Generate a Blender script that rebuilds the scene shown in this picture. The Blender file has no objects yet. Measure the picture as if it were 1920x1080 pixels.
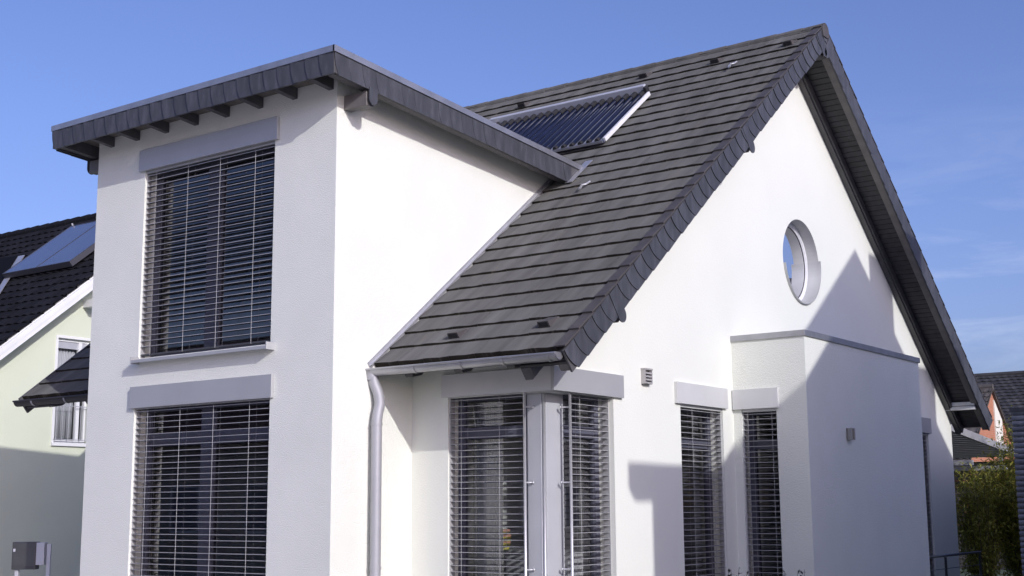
import bpy, math, random
from mathutils import Vector as V, Matrix
from mathutils.geometry import tessellate_polygon
random.seed(7)
SC = bpy.context.scene
COL = SC.collection
# ------------------------------------------------------------------ camera
cd = bpy.data.cameras.new("camera"); cam = bpy.data.objects.new("camera", cd); COL.objects.link(cam)
YAW, PIT, ROL = 0.6336, 0.1655, -0.0068
fwd = V((-math.sin(YAW)*math.cos(PIT), math.cos(YAW)*math.cos(PIT), math.sin(PIT)))
rt = V((math.cos(YAW), math.sin(YAW), 0)); up = rt.cross(fwd)
r2 = rt*math.cos(ROL)+up*math.sin(ROL); u2 = up*math.cos(ROL)-rt*math.sin(ROL)
CP = V((9.3511, -9.6597, 1.6))
m = Matrix.Identity(4)
for i in range(3):
    m[i][0] = r2[i]; m[i][1] = u2[i]; m[i][2] = -fwd[i]; m[i][3] = CP[i]
cam.matrix_world = m
cd.sensor_width = 36; cd.lens = 2478.95*36/1920; cd.clip_end = 5000; cd.clip_start = .05
SC.camera = cam
# ------------------------------------------------------------------ sky, sun, exposure
SUN = V((.985, -.411, .446)).normalized()
w = bpy.data.worlds.new("World"); SC.world = w; w.use_nodes = True
nt = w.node_tree; bg = nt.nodes["Background"]
sky = nt.nodes.new("ShaderNodeTexSky"); sky.sky_type = 'NISHITA'; sky.sun_disc = False
sky.sun_elevation = math.asin(SUN.z); sky.sun_rotation = math.atan2(SUN.x, SUN.y)
sky.ozone_density = 3.0; sky.air_density = 1.0; sky.dust_density = 3.0; sky.altitude = 200
tn = nt.nodes.new("ShaderNodeVectorMath"); tn.operation = 'MULTIPLY'; tn.inputs[1].default_value = (.90, .855, 1.19)   # white balance of the sky
nt.links.new(sky.outputs[0], tn.inputs[0]); wc = nt.nodes.new("ShaderNodeTexCoord"); wm_ = nt.nodes.new("ShaderNodeMapping"); wm_.inputs["Scale"].default_value = (2.2, 2.2, 11); wm_.inputs["Rotation"].default_value = (.12, .10, .5)
wn = nt.nodes.new("ShaderNodeTexNoise"); wn.inputs["Scale"].default_value = 2.6; wn.inputs["Detail"].default_value = 7; wn.inputs["Roughness"].default_value = .62; wn.inputs["Distortion"].default_value = .6
wr = nt.nodes.new("ShaderNodeMapRange"); wr.inputs["From Min"].default_value = .46; wr.inputs["From Max"].default_value = .78; wr.inputs["To Max"].default_value = .30
wx = nt.nodes.new("ShaderNodeSeparateXYZ"); wz = nt.nodes.new("ShaderNodeMapRange"); wz.inputs["From Min"].default_value = .31; wz.inputs["From Max"].default_value = .14
wy = nt.nodes.new("ShaderNodeMapRange"); wy.inputs["From Min"].default_value = .80; wy.inputs["From Max"].default_value = .93
wa = nt.nodes.new("ShaderNodeMath"); wa.operation = 'MULTIPLY'; wb = nt.nodes.new("ShaderNodeMath"); wb.operation = 'MULTIPLY'
wmix = nt.nodes.new("ShaderNodeMix"); wmix.data_type = 'RGBA'; wmix.inputs["B"].default_value = (6.2, 6.6, 7.6, 1)     # thin cirrus
LK = nt.links.new
LK(wc.outputs["Generated"], wm_.inputs[0]); LK(wm_.outputs[0], wn.inputs["Vector"]); LK(wn.outputs["Fac"], wr.inputs["Value"]); LK(wc.outputs["Generated"], wx.inputs[0])
LK(wx.outputs[2], wz.inputs["Value"]); LK(wx.outputs[1], wy.inputs["Value"]); LK(wr.outputs[0], wa.inputs[0]); LK(wz.outputs[0], wa.inputs[1]); LK(wa.outputs[0], wb.inputs[0]); LK(wy.outputs[0], wb.inputs[1])
LK(wb.outputs[0], wmix.inputs["Factor"]); LK(tn.outputs[0], wmix.inputs["A"]); LK(wmix.outputs["Result"], bg.inputs[0]); bg.inputs[1].default_value = .109
sd = bpy.data.lights.new("sun", 'SUN'); sd.energy = 2.02; sd.angle = math.radians(.5); sd.color = (1, .98, .975)
sun = bpy.data.objects.new("sun", sd); COL.objects.link(sun)
sun.rotation_euler = SUN.to_track_quat('Z', 'Y').to_euler(); sun.location = (30, -15, 20)
SC.view_settings.view_transform = 'Standard'; SC.view_settings.look = 'None'
SC.view_settings.gamma = 1; SC.view_settings.use_curve_mapping = False
SC.view_settings.exposure = .44
# ------------------------------------------------------------------ materials
def mat(name, col, rough=.6, metal=0., var=.0, vscale=3., bump=0., bscale=60., tint=False, stretch=None, spec=None, dirt=None):
    M = bpy.data.materials.new(name); M.use_nodes = True
    n = M.node_tree; b = n.nodes["Principled BSDF"]; L = n.links
    b.inputs["Base Color"].default_value = (*col, 1); b.inputs["Roughness"].default_value = rough; b.inputs["Metallic"].default_value = metal
    if spec is not None: b.inputs["Specular IOR Level"].default_value = spec
    tc = n.nodes.new("ShaderNodeTexCoord"); vec = tc.outputs["Object"]
    if stretch:
        mp = n.nodes.new("ShaderNodeMapping"); mp.inputs["Scale"].default_value = stretch; L.new(vec, mp.inputs[0]); vec = mp.outputs[0]
    out = None
    if var:
        t = n.nodes.new("ShaderNodeTexNoise"); t.inputs["Scale"].default_value = vscale; t.inputs["Detail"].default_value = 6; L.new(vec, t.inputs["Vector"])
        mr = n.nodes.new("ShaderNodeMapRange"); mr.inputs["From Min"].default_value = .3; mr.inputs["From Max"].default_value = .7
        mr.inputs["To Min"].default_value = 1-var; mr.inputs["To Max"].default_value = 1+var; L.new(t.outputs["Fac"], mr.inputs["Value"])
        mx = n.nodes.new("ShaderNodeVectorMath"); mx.operation = 'SCALE'; mx.inputs[0].default_value = col; L.new(mr.outputs[0], mx.inputs["Scale"]); out = mx.outputs[0]
    if tint:
        a = n.nodes.new("ShaderNodeAttribute"); a.attribute_name = "tint"
        mx = n.nodes.new("ShaderNodeVectorMath"); mx.operation = 'MULTIPLY'; L.new(a.outputs["Color"], mx.inputs[1])
        if out: L.new(out, mx.inputs[0])
        else: mx.inputs[0].default_value = col
        out = mx.outputs[0]
    if dirt:
        t = n.nodes.new("ShaderNodeTexNoise"); t.inputs["Scale"].default_value = dirt[1]; t.inputs["Detail"].default_value = 8; t.inputs["Roughness"].default_value = .7; L.new(vec, t.inputs["Vector"])
        cr = n.nodes.new("ShaderNodeMapRange"); cr.inputs["From Min"].default_value = .55; cr.inputs["From Max"].default_value = .75; L.new(t.outputs["Fac"], cr.inputs["Value"])
        mi = n.nodes.new("ShaderNodeMix"); mi.data_type = 'RGBA'; L.new(cr.outputs[0], mi.inputs["Factor"])
        if out: L.new(out, mi.inputs["A"])
        else: mi.inputs["A"].default_value = (*col, 1)
        mi.inputs["B"].default_value = (*dirt[0], 1); out = mi.outputs["Result"]
    if out: L.new(out, b.inputs["Base Color"])
    if bump:
        t = n.nodes.new("ShaderNodeTexNoise"); t.inputs["Scale"].default_value = bscale; t.inputs["Detail"].default_value = 4; L.new(vec, t.inputs["Vector"])
        bp = n.nodes.new("ShaderNodeBump"); bp.inputs["Distance"].default_value = bump; bp.inputs["Strength"].default_value = .6
        L.new(t.outputs["Fac"], bp.inputs["Height"]); L.new(bp.outputs[0], b.inputs["Normal"])
    return M
def glass(name, tintc=(.9, .93, .95), refl=1.0):
    M = bpy.data.materials.new(name); M.use_nodes = True; n = M.node_tree; L = n.links
    for x in list(n.nodes):
        if x.type == 'BSDF_PRINCIPLED': n.nodes.remove(x)
    o = n.nodes["Material Output"]; t = n.nodes.new("ShaderNodeBsdfTransparent"); t.inputs[0].default_value = (*tintc, 1)
    g = n.nodes.new("ShaderNodeBsdfGlossy"); g.inputs["Roughness"].default_value = .01; g.inputs[0].default_value = (1, 1, 1, 1)
    f = n.nodes.new("ShaderNodeFresnel"); f.inputs["IOR"].default_value = 1.5
    mu = n.nodes.new("ShaderNodeMath"); mu.operation = 'MULTIPLY'; mu.inputs[1].default_value = refl; mu.use_clamp = True; L.new(f.outputs[0], mu.inputs[0])
    mx = n.nodes.new("ShaderNodeMixShader"); L.new(mu.outputs[0], mx.inputs[0]); L.new(t.outputs[0], mx.inputs[1]); L.new(g.outputs[0], mx.inputs[2])
    L.new(mx.outputs[0], o.inputs[0]); return M
PLASTER = mat("white_plaster", (.79, .80, .725), .95, var=.03, vscale=1.2, bump=.013, bscale=80)
PLASTER_S = mat("smooth_plaster", (.79, .80, .725), .9, var=.02, vscale=.9, bump=.004, bscale=60)
TILE = mat("roof_tile", (.106, .106, .102), .9, spec=.12, var=.24, vscale=2.6, bump=.003, bscale=40, tint=True, stretch=(2.2, .30, .30), dirt=((.13, .12, .105), 4))
TILE.node_tree.nodes["Principled BSDF"].inputs["Diffuse Roughness"].default_value = 1.0
TILEDARK = mat("dark_roof_tile", (.010, .010, .0125), .85, spec=.2, var=.25, vscale=3, bump=.004, bscale=40, tint=True)
TILEEDGE = mat("verge_strip", (.075, .068, .066), .6, var=.2, vscale=6, bump=.003)
SLATE = mat("slate", (.058, .060, .070), .55, var=.25, vscale=4, bump=.003, bscale=30, tint=True, stretch=(3, 3, .8), dirt=((.095, .095, .11), 4))
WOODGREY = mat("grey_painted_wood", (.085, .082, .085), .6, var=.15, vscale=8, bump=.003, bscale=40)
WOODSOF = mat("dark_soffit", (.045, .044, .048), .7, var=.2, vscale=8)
WOODBROWN = mat("weathered_trim", (.15, .14, .135), .6, var=.15, vscale=8)
ZINC = mat("zinc", (.42, .42, .44), .42, .75, var=.12, vscale=5, bump=.002, bscale=20)
PIPE = mat("pipe_zinc", (.40, .40, .42), .6, .35, var=.05, vscale=4)
ZINCL = mat("light_zinc", (.55, .55, .57), .4, .6, var=.1, vscale=6)
ALU = mat("aluminium_paint", (.47, .475, .475), .45, .3, var=.04, vscale=2)
ALUC = mat("cream_aluminium", (.62, .62, .61), .5, .08, var=.04, vscale=2)
ALUL = mat("light_aluminium", (.6, .6, .62), .4, .4, var=.05, vscale=5)
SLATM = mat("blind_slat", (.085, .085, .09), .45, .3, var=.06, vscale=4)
EDGE = mat("sunlit_slat_edge", (.44, .44, .45), .45, .2)  # sun caught on the slat rims is put into this lighter colour
CORD = mat("cord", (.42, .42, .42), .5)
FRAME = mat("grey_frame", (.115, .12, .16), .45, 0, var=.06)
POST = mat("post_paint", (.51, .52, .535), .5, .15, var=.05, vscale=2)
DARK = mat("dark_gap", (.012, .012, .013), .8)
BLACK = mat("black_rubber", (.02, .02, .022), .6)
PANE = glass("window_glass", (.68, .70, .72), 2.2)
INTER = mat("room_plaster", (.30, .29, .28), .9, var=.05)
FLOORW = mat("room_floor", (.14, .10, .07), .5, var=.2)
WHITE = mat("white_paint", (.78, .78, .77), .45, var=.04)
# ------------------------------------------------------------------ mesh helpers
class MB:
    def __init__(s): s.v = []; s.f = []; s.t = []
    def quad(s, *p, tint=1.):
        i = len(s.v); s.v += [V(q) for q in p]; s.f.append(tuple(range(i, i+len(p)))); s.t.append(tint)
    def hexa(s, c, tint=1.):
        i = len(s.v); s.v += [V(q) for q in c]
        for f in ((3, 2, 1, 0), (4, 5, 6, 7), (0, 1, 5, 4), (1, 2, 6, 5), (2, 3, 7, 6), (3, 0, 4, 7)):
            s.f.append(tuple(i+k for k in f)); s.t.append(tint)
    def box(s, x0, x1, y0, y1, z0, z1, tint=1.):
        s.hexa([(x0, y0, z0), (x1, y0, z0), (x1, y1, z0), (x0, y1, z0), (x0, y0, z1), (x1, y0, z1), (x1, y1, z1), (x0, y1, z1)], tint)
    def obox(s, o, a, b, c, tint=1.):
        o, a, b, c = V(o), V(a), V(b), V(c)
        s.hexa([o, o+a, o+a+b, o+b, o+c, o+a+c, o+a+b+c, o+b+c], tint)
    def prism(s, poly, ext, tint=1.):
        poly = [V(p) for p in poly]; ext = V(ext); n = len(poly); i = len(s.v)
        s.v += poly+[p+ext for p in poly]
        for tri in tessellate_polygon([poly]):
            s.f.append((i+tri[0], i+tri[1], i+tri[2])); s.t.append(tint)
            s.f.append((i+n+tri[2], i+n+tri[1], i+n+tri[0])); s.t.append(tint)
        for k in range(n):
            j = (k+1) % n; s.f.append((i+k, i+j, i+n+j, i+n+k)); s.t.append(tint)
    def sheet(s, outer, holes, fn, tint=1.):
        loops = [[V((a, b, 0)) for a, b in l] for l in [outer]+holes]
        pts = [p for l in loops for p in l]; i = len(s.v); s.v += [V(fn(p.x, p.y, 0)) for p in pts]
        for tri in tessellate_polygon(loops): s.f.append(tuple(i+k for k in tri)); s.t.append(tint)
    def reveal(s, hole, fn, d):
        n = len(hole)
        for k in range(n):
            a, b = hole[k], hole[(k+1) % n]
            s.quad(fn(*a, 0), fn(*b, 0), fn(*b, -d), fn(*a, -d))
    def tube(s, path, r, seg=10, cap=True, tint=1.):
        path = [V(p) for p in path]; i = len(s.v); n = len(path); rs = r if isinstance(r, (list, tuple)) else [r]*n
        for k, p in enumerate(path):
            d = (path[min(k+1, n-1)]-path[max(k-1, 0)]).normalized()
            a = d.cross(V((0, 0, 1)) if abs(d.z) < .9 else V((1, 0, 0))).normalized(); b = d.cross(a)
            for j in range(seg):
                t = 2*math.pi*j/seg; s.v.append(p+(a*math.cos(t)+b*math.sin(t))*rs[k])
        for k in range(n-1):
            for j in range(seg):
                j2 = (j+1) % seg; s.f.append((i+k*seg+j, i+k*seg+j2, i+(k+1)*seg+j2, i+(k+1)*seg+j)); s.t.append(tint)
        if cap:
            s.f.append(tuple(i+j for j in range(seg))); s.t.append(tint); s.f.append(tuple(i+(n-1)*seg+j for j in reversed(range(seg)))); s.t.append(tint)
    def build(s, name, m, parent=None, smooth=False, bevel=0, tint=False, label=None):
        me = bpy.data.meshes.new(name); me.from_pydata([tuple(v) for v in s.v], [], s.f); me.update()
        me.materials.append(m)
        if tint:
            at = me.color_attributes.new("tint", 'FLOAT_COLOR', 'CORNER'); k = 0
            for p, t in zip(me.polygons, s.t):
                for _ in p.vertices:
                    c = t if isinstance(t, (tuple, list)) else (t, t, t); at.data[k].color = (*c, 1); k += 1
        if smooth:
            for p in me.polygons: p.use_smooth = True
        o = bpy.data.objects.new(name, me); COL.objects.link(o)
        if parent is not None:
            o.parent = parent; o.matrix_parent_inverse = Matrix.Translation(-world(parent))
        if bevel:
            b = o.modifiers.new("bevel", 'BEVEL'); b.width = bevel; b.segments = 2; b.limit_method = 'ANGLE'
        if label: o["label"] = label
        return o
def world(o):
    return V(o.location) if o.parent is None else V((0, 0, 0))     # every part's mesh is in world metres, so only the thing's own base is undone
def tag(o, label, cat, group=None):
    o["label"] = label; o["category"] = cat
    if group: o["group"] = group
    return o
def thing(name, label, cat, loc, group=None):
    o = bpy.data.objects.new(name, None); COL.objects.link(o); o.location = loc; o.empty_display_size = .2
    return tag(o, label, cat, group)
def struct(o): o["kind"] = "structure"; return o
# pixel (1920 wide) + depth -> world point, used for far background placement numbers only at authoring time
# ------------------------------------------------------------------ main dimensions
G, YW, YB, XV = 1.856, 1.229, 13.357, 2.433          # gable plane, eave wall, back corner, verge plane
TH = math.atan(.7858); CT, ST = math.cos(TH), math.sin(TH)
YG, ZE, YR = .579, 3.057, 7.1746
ZR = ZE+.7858*(YR-YG); XL = -6.30                     # ridge height, left verge
def RF(x, s, n): return V((x, YG+s*CT-n*ST, ZE+s*ST+n*CT))           # front slope: s up the slope, n out of it
def RB(x, s, n): return V((x, 2*YR-YG-s*CT+n*ST, ZE+s*ST+n*CT))      # back slope
SR = (YR-YG)/CT
# ------------------------------------------------------------------ ground
gm = mat("ground_paving", (.40, .385, .36), .9, var=.15, vscale=.4, bump=.01, bscale=30)
b = MB(); b.quad((-1500, -1500, 0), (1500, -1500, 0), (1500, 1500, 0), (-1500, 1500, 0)); struct(b.build("ground", gm))
gl = mat("lawn_soil", (.06, .08, .035), .95, var=.4, vscale=2, bump=.03, bscale=20)
b = MB(); b.quad((.05, -2.6, .004), (9.2, -2.6, .004), (9.2, 24, .004), (.05, 24, .004)); struct(b.build("garden_ground", gl))  # unseen dark ground, widened towards the street to cut bounce on the bay
b = MB(); b.quad((-11.9, 13.9, .008), (.05, 13.9, .008), (.05, 34, .008), (-11.9, 34, .008)); struct(b.build("back_garden_ground", gl))
# ------------------------------------------------------------------ the white house
H = thing("white_house", "white plastered gabled house with grey tiled roof, square front bay and round window", "house", (0, 0, 0))
front = lambda u, z, w: V((u, -w, z))
eavef = lambda u, z, w: V((u, YW-w, z))
gablef = lambda u, z, w: V((G+w, u, z))
K0, K1, BX = 5.145, 9.085, 2.831                       # side bay
sideb = lambda u, z, w: V((u, K0-w, z))
def rect(a, b2, c, d): return [(a, c), (b2, c), (b2, d), (a, d)]
RD = .17
# round window hole
RW, RZ, RR = 7.375, 4.975, .60
circ = [(RW+RR*math.cos(2*math.pi*k/64), RZ+RR*math.sin(2*math.pi*k/64)) for k in range(64)]
roofz = lambda y, off=0: ZE+.7858*((y if y < YR else 2*YR-y)-YG)+off
w1 = rect(3.81, 4.86, .12, 2.80); w3 = rect(11.80, 12.17, .12, 2.80)
WO = .10
mb = MB()
gout = [(2.355, 0), (YB, 0), (YB, roofz(YB)-WO), (YR, ZR-WO), (YW, roofz(YW)-WO), (YW, 2.80), (2.355, 2.80)]
mb.sheet(gout, [w1, w3, circ], gablef)
for h in (w1, w3): mb.reveal(h, gablef, RD+.1)
mb.quad(gablef(2.355, 0, 0), gablef(2.355, 2.80, 0), gablef(2.355, 2.80, -RD-.1), gablef(2.355, 0, -RD-.1))
mb.sheet([(0, 0), (.50, 0), (.50, 2.80), (G, 2.80), (G, roofz(YW)-WO), (0, roofz(YW)-WO)], [], eavef)
mb.quad(eavef(.50, 0, 0), eavef(.50, 2.80, 0), eavef(.50, 2.80, -RD-.1), eavef(.50, 0, -RD-.1))
# soffit slab over the recessed corner window
mb.box(.50, G-.003, YW+.003, YW+.45, 2.80, 2.95); mb.box(G-.45, G-.003, YW+.45, 2.6, 2.80, 2.95)
XWL = -5.68
mb.quad((XWL, YB, 0), (G, YB, 0), (G, YB, roofz(YB)-WO), (XWL, YB, roofz(YB)-WO))
mb.sheet([(YW, 0), (YB, 0), (YB, roofz(YB)-WO), (YR, ZR-WO), (YW, roofz(YW)-WO)], [], lambda u, z, w: V((XWL, u, z)))
mb.sheet([(XWL, 0), (-4.005, 0), (-4.005, roofz(YW)-WO), (XWL, roofz(YW)-WO)], [], eavef)
mb.build("wall", PLASTER_S, H)
# inside: floors, ceiling and a cross wall so rooms read as rooms
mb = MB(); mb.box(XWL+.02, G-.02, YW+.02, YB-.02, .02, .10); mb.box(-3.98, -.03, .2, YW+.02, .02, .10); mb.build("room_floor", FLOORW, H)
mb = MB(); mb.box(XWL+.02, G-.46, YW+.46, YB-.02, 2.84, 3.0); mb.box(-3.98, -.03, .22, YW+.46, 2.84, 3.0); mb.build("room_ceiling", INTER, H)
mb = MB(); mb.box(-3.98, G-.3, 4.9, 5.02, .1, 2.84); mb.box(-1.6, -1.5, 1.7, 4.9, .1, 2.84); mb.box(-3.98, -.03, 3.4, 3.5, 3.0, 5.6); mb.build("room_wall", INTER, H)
# main roof -----------------------------------------------------------
def tiles(fr, x0, x1, s0, s1, pitch, wid, th, lap=.04, jit=.004, amp=.005, seg=3, var=.16, skip=None):
    mb = MB(); k = 0; s = s0
    while s < s1-.04:
        st = min(s+pitch+lap, s1+.01); x = x0-(wid/2 if k % 2 else 0)
        while x < x1-.01:
            a, c = max(x, x0)+.0012, min(x+wid, x1)-.0012
            if c-a > .03 and not (skip and skip((a+c)/2, s)):
                t = 1+random.uniform(-var, var); j = random.uniform(-jit, jit); j2 = random.uniform(-jit, jit)*.7; ds = random.uniform(-.004, .004)
                for q in range(seg):
                    xa, xc = a+(c-a)*q/seg, a+(c-a)*(q+1)/seg
                    na = th+j+(j2-j)*q/seg+amp*math.sin(math.pi*2*q/seg+.6); nc = th+j+(j2-j)*(q+1)/seg+amp*math.sin(math.pi*2*(q+1)/seg+.6)
                    mb.quad(fr(xa, s+ds, na), fr(xc, s+ds, nc), fr(xc, st, .004), fr(xa, st, .004), tint=t)
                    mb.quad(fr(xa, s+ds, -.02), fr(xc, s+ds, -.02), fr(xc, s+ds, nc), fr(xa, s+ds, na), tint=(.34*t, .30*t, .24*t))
            x += wid
        s += pitch; k += 1
    return mb
PW = .305
S0 = (.619-YG)/CT
inbay = lambda x, s: -3.95 < x < -.05 and YG+s*CT < 3.6
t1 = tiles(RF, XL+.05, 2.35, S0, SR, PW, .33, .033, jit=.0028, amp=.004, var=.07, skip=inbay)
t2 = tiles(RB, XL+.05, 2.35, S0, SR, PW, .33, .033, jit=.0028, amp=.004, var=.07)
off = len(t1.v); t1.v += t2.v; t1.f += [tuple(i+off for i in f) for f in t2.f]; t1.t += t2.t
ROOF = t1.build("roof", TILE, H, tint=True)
# deck under the tiles
mb = MB()
for fr in (RF, RB):
    if fr is RF:
        for xa, xb, sa in ((XL+.06, -4.0, .02), (-4.0, .0, (3.9-YG)/CT), (.0, XV-.05, .02)): mb.obox(fr(xa, sa, -.06), fr(xb, sa, -.06)-fr(xa, sa, -.06), fr(xa, SR, -.06)-fr(xa, sa, -.06), fr(xa, sa, -.022)-fr(xa, sa, -.06))
    else: mb.obox(fr(XL+.06, .02, -.06), V((XV-.05-XL-.06, 0, 0)), fr(0, SR, 0)-fr(0, .02, 0), fr(0, 0, -.022)-fr(0, 0, -.06))
mb.build("roof_deck", WOODGREY, H)
# verge strip (flat tile edge), both slopes
mb = MB()
for fr in (RF, RB):
    s = S0-.02
    while s < SR-.02:
        e = min(s+PW-.002, SR); t = 1+random.uniform(-.12, .12)
        mb.hexa([fr(2.325, s, .036), fr(2.445, s, .036), fr(2.445, e+.02, .016), fr(2.325, e+.02, .016), fr(2.325, s, .052), fr(2.445, s, .052), fr(2.445, e+.02, .030), fr(2.325, e+.02, .030)], t)
        s += PW
mb.build("verge_strip", TILEEDGE, ROOF)
# ridge cap: overlapping half-round ridge tiles
mb = MB(); x = XL
while x < 2.40:
    x2 = min(x+.40, 2.445); i = len(mb.v); n = 10; t = 1+random.uniform(-.1, .1)
    for xx, r in ((x, .104), (x2+.03 if x2 < 2.44 else x2, .112)):
        for j in range(n+1):
            a = math.pi*(j/n)*1.16-.08*math.pi; mb.v.append(V((xx, YR-r*math.cos(a), ZR-.075+r*math.sin(a))))
    for j in range(n): mb.f.append((i+j, i+j+1, i+n+2+j, i+n+1+j)); mb.t.append(t)
    mb.f.append(tuple(i+n+1+j for j in range(n+1))); mb.t.append(t)
    x += .40
mb.build("ridge_cap", TILE, ROOF, smooth=False, tint=True)
# end plate of ridge
mb = MB(); mb.prism([V((2.446, YR-.112*math.cos(a), ZR-.075+.112*math.sin(a))) for a in [math.pi*k/12 for k in range(13)]]+[V((2.446, YR+.085, ZR-.17)), V((2.446, YR-.085, ZR-.17))], (.012, 0, 0)); mb.build("ridge_end", TILEEDGE, ROOF)
# slate cladding --------------------------------------------------------
def cladding(fr, length, h, pitch, curve, x0=0., power=2.3, lift=.010, jag=.010):
    """fr(s, d, out): s along, d down, out away from the board; slates overlap towards low s with a rounded edge."""
    mb = MB(); n = 8; s = x0
    k = 0
    while s < length-.01:
        t = 1+random.uniform(-.09, .09); j = random.uniform(-.002, .002); hb = h+random.uniform(-.5, .5)*jag
        p2 = pitch+.03
        top = []; 
        for q in range(n+1):
            d = hb*q/n; c = curve*(q/n)**power
            a = min(s+c, length); e = min(s+c+p2, length)
            if a < length: top.append((fr(a, d, lift+j), fr(e, d, .002), fr(a, d, 0)))
        for q in range(len(top)-1):
            mb.quad(top[q][0], top[q][1], top[q+1][1], top[q+1][0], tint=t)
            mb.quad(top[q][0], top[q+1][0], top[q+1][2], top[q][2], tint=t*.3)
        if top: mb.quad(top[-1][0], top[-1][1], fr(min(s+curve+p2, length), hb, -.012), fr(min(s+curve, length), hb, -.012), tint=t)
        s += pitch; k += 1
    return mb
VH = .262
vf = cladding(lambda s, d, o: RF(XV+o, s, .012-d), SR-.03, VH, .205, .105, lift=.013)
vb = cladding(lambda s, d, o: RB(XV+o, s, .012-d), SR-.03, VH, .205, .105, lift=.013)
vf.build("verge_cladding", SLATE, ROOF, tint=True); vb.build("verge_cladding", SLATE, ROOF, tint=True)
# barge board behind slates, inner rafter against the wall, soffit boards
for fr, nm in ((RF, 0), (RB, 1)):
    mb = MB(); mb.obox(fr(XV-.026, .0, -.235), (.022, 0, 0), fr(0, SR-.15, 0)-fr(0, 0, 0), fr(0, 0, .005)-fr(0, 0, -.235)); mb.build("barge_board", WOODGREY, H)
    mb = MB(); mb.obox(fr(XV-.13, .0, -.215), (.10, 0, 0), fr(0, SR-.10, 0)-fr(0, 0, 0), fr(0, 0, -.14)-fr(0, 0, -.215)); mb.build("barge_trim", WOODBROWN, H)
    mb = MB(); mb.obox(fr(G+.002, .0, -.285), (.085, 0, 0), fr(0, SR-.20, 0)-fr(0, 0, 0), fr(0, 0, -.15)-fr(0, 0, -.285)); mb.obox(fr(G+.088, .0, -.26), (.03, 0, 0), fr(0, SR-.18, 0)-fr(0, 0, 0), fr(0, 0, -.15)-fr(0, 0, -.26)); mb.build("verge_rafter", WOODGREY, H)
    mb = MB(); s = .0
    while s < SR-.12:
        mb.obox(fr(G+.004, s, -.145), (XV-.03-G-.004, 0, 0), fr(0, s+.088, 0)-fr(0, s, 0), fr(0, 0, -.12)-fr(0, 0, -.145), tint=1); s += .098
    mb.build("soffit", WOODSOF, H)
# slate lobes that cover the purlin ends
def lobe(mb, fr, s, d, wdt=.15, hgt=.15, t=1.):
    pts = [(s-wdt/2, .0), (s+wdt/2, 0)]+[(s+wdt/2*math.cos(a), d-wdt/2+wdt/2*math.sin(a)*1.1) for a in [math.pi*k/10 for k in range(11)]]
    mb.prism([fr(a, -b2, .004) for a, b2 in pts], fr(0, 0, .010)-fr(0, 0, 0), tint=t)
for fr, lst in ((RF, ((1.10, .36), (5.05, .37), (SR-.27, .36))), (RB, ((SR-.27, .36),))):
    for s, dn in lst:
        mb = MB(); lobe(mb, lambda a, n, o: fr(XV+o, a, n+.012), s, dn); mb.build("purlin_cover", SLATE, ROOF, tint=True)
        mb = MB(); mb.obox(fr(G+.002, s-.06, -.325), (XV-.03-G, 0, 0), fr(0, s+.06, 0)-fr(0, s-.06, 0), fr(0, 0, -.16)-fr(0, 0, -.325)); mb.build("purlin_end", WOODGREY, H)
# back eave: pale purlin, gutter bracket
mb = MB(); mb.box(G, 2.36, 13.10, 13.20, 3.215, 3.275); mb.box(G, 2.36, 13.09, 13.20, 3.285, 3.345); mb.build("eave_purlin", mat("pale_timber", (.72, .72, .72), .6, var=.1), H)
# left verge of main roof: fascia
mb = MB(); mb.obox(RF(XL+.02, 0, -.2), (.03, 0, 0), RF(0, SR, 0)-RF(0, 0, 0), RF(0, 0, .03)-RF(0, 0, -.2)); mb.obox(RB(XL+.02, 0, -.2), (.03, 0, 0), RB(0, SR-.16, 0)-RB(0, 0, 0), RB(0, 0, .03)-RB(0, 0, -.2)); mb.build("barge_board", WOODGREY, H)
mb = MB()
for k in range(12): mb.obox(RF(XL+.05, .02+k*.098, -.145), (XWL-XL-.05, 0, 0), RF(0, .088, 0)-RF(0, 0, 0), RF(0, 0, -.12)-RF(0, 0, -.145))
mb.build("soffit", WOODGREY, H)
# eave soffit boards + rafter tails under the front eave
for xa, xb in ((.02, G+.55), (XL+.06, -4.03)):
    mb = MB()
    for k in range(7): mb.obox(RF(xa, .03+k*.098, -.118), (xb-xa, 0, 0), RF(0, .09, 0)-RF(0, 0, 0), RF(0, 0, -.098)-RF(0, 0, -.118))
    mb.build("soffit", WOODGREY, H)
for x in (-5.9, -5.1, -4.4, .30, .96, 1.62):
    mb = MB(); mb.prism([RF(x, .10, -.12), RF(x, .95, -.12), RF(x, .95, -.26), RF(x, .22, -.26), RF(x, .10, -.20)], (.10, 0, 0)); mb.build("rafter_tail", WOODGREY, H)
# gutters
def gutter(x0, x1, y, z, r, capends):
    mb = MB(); n = 12; i = len(mb.v)
    for rr in (r, r-.004):
        for x in (x0, x1):
            for j in range(n+1):
                a = math.pi+math.pi*j/n; mb.v.append(V((x, y-rr*math.cos(a)*-1, z+rr*math.sin(a))))
    st = n+1
    for off2 in (0, 2*st):
        for j in range(n): mb.f.append((i+off2+j, i+off2+j+1, i+off2+st+j+1, i+off2+st+j)); mb.t.append(1)
    mb.tube([(x0, y-r-.004, z), (x1, y-r-.004, z)], .011, 8)
    for x in capends: mb.prism([(x, y+r*math.cos(math.pi+math.pi*j/n)*-1, z+.012+r*math.sin(math.pi+math.pi*j/n)*1.05-.012*0) for j in range(n+1)], (.006, 0, 0))
    return mb
GY, GZ, GR = .560, 3.040, .068
g1 = gutter(-.055, 2.385, GY, GZ, GR, (-.058, 2.383)).build("gutter", ZINC, H, smooth=False)
g2 = gutter(XL+.02, -4.03, GY, GZ, GR, (XL+.018, -4.03)).build("gutter", mat('shaded_gutter', (.05, .045, .045), .5, .3), H)  # left gutter: the bay's shade is put into its darker colour
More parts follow.
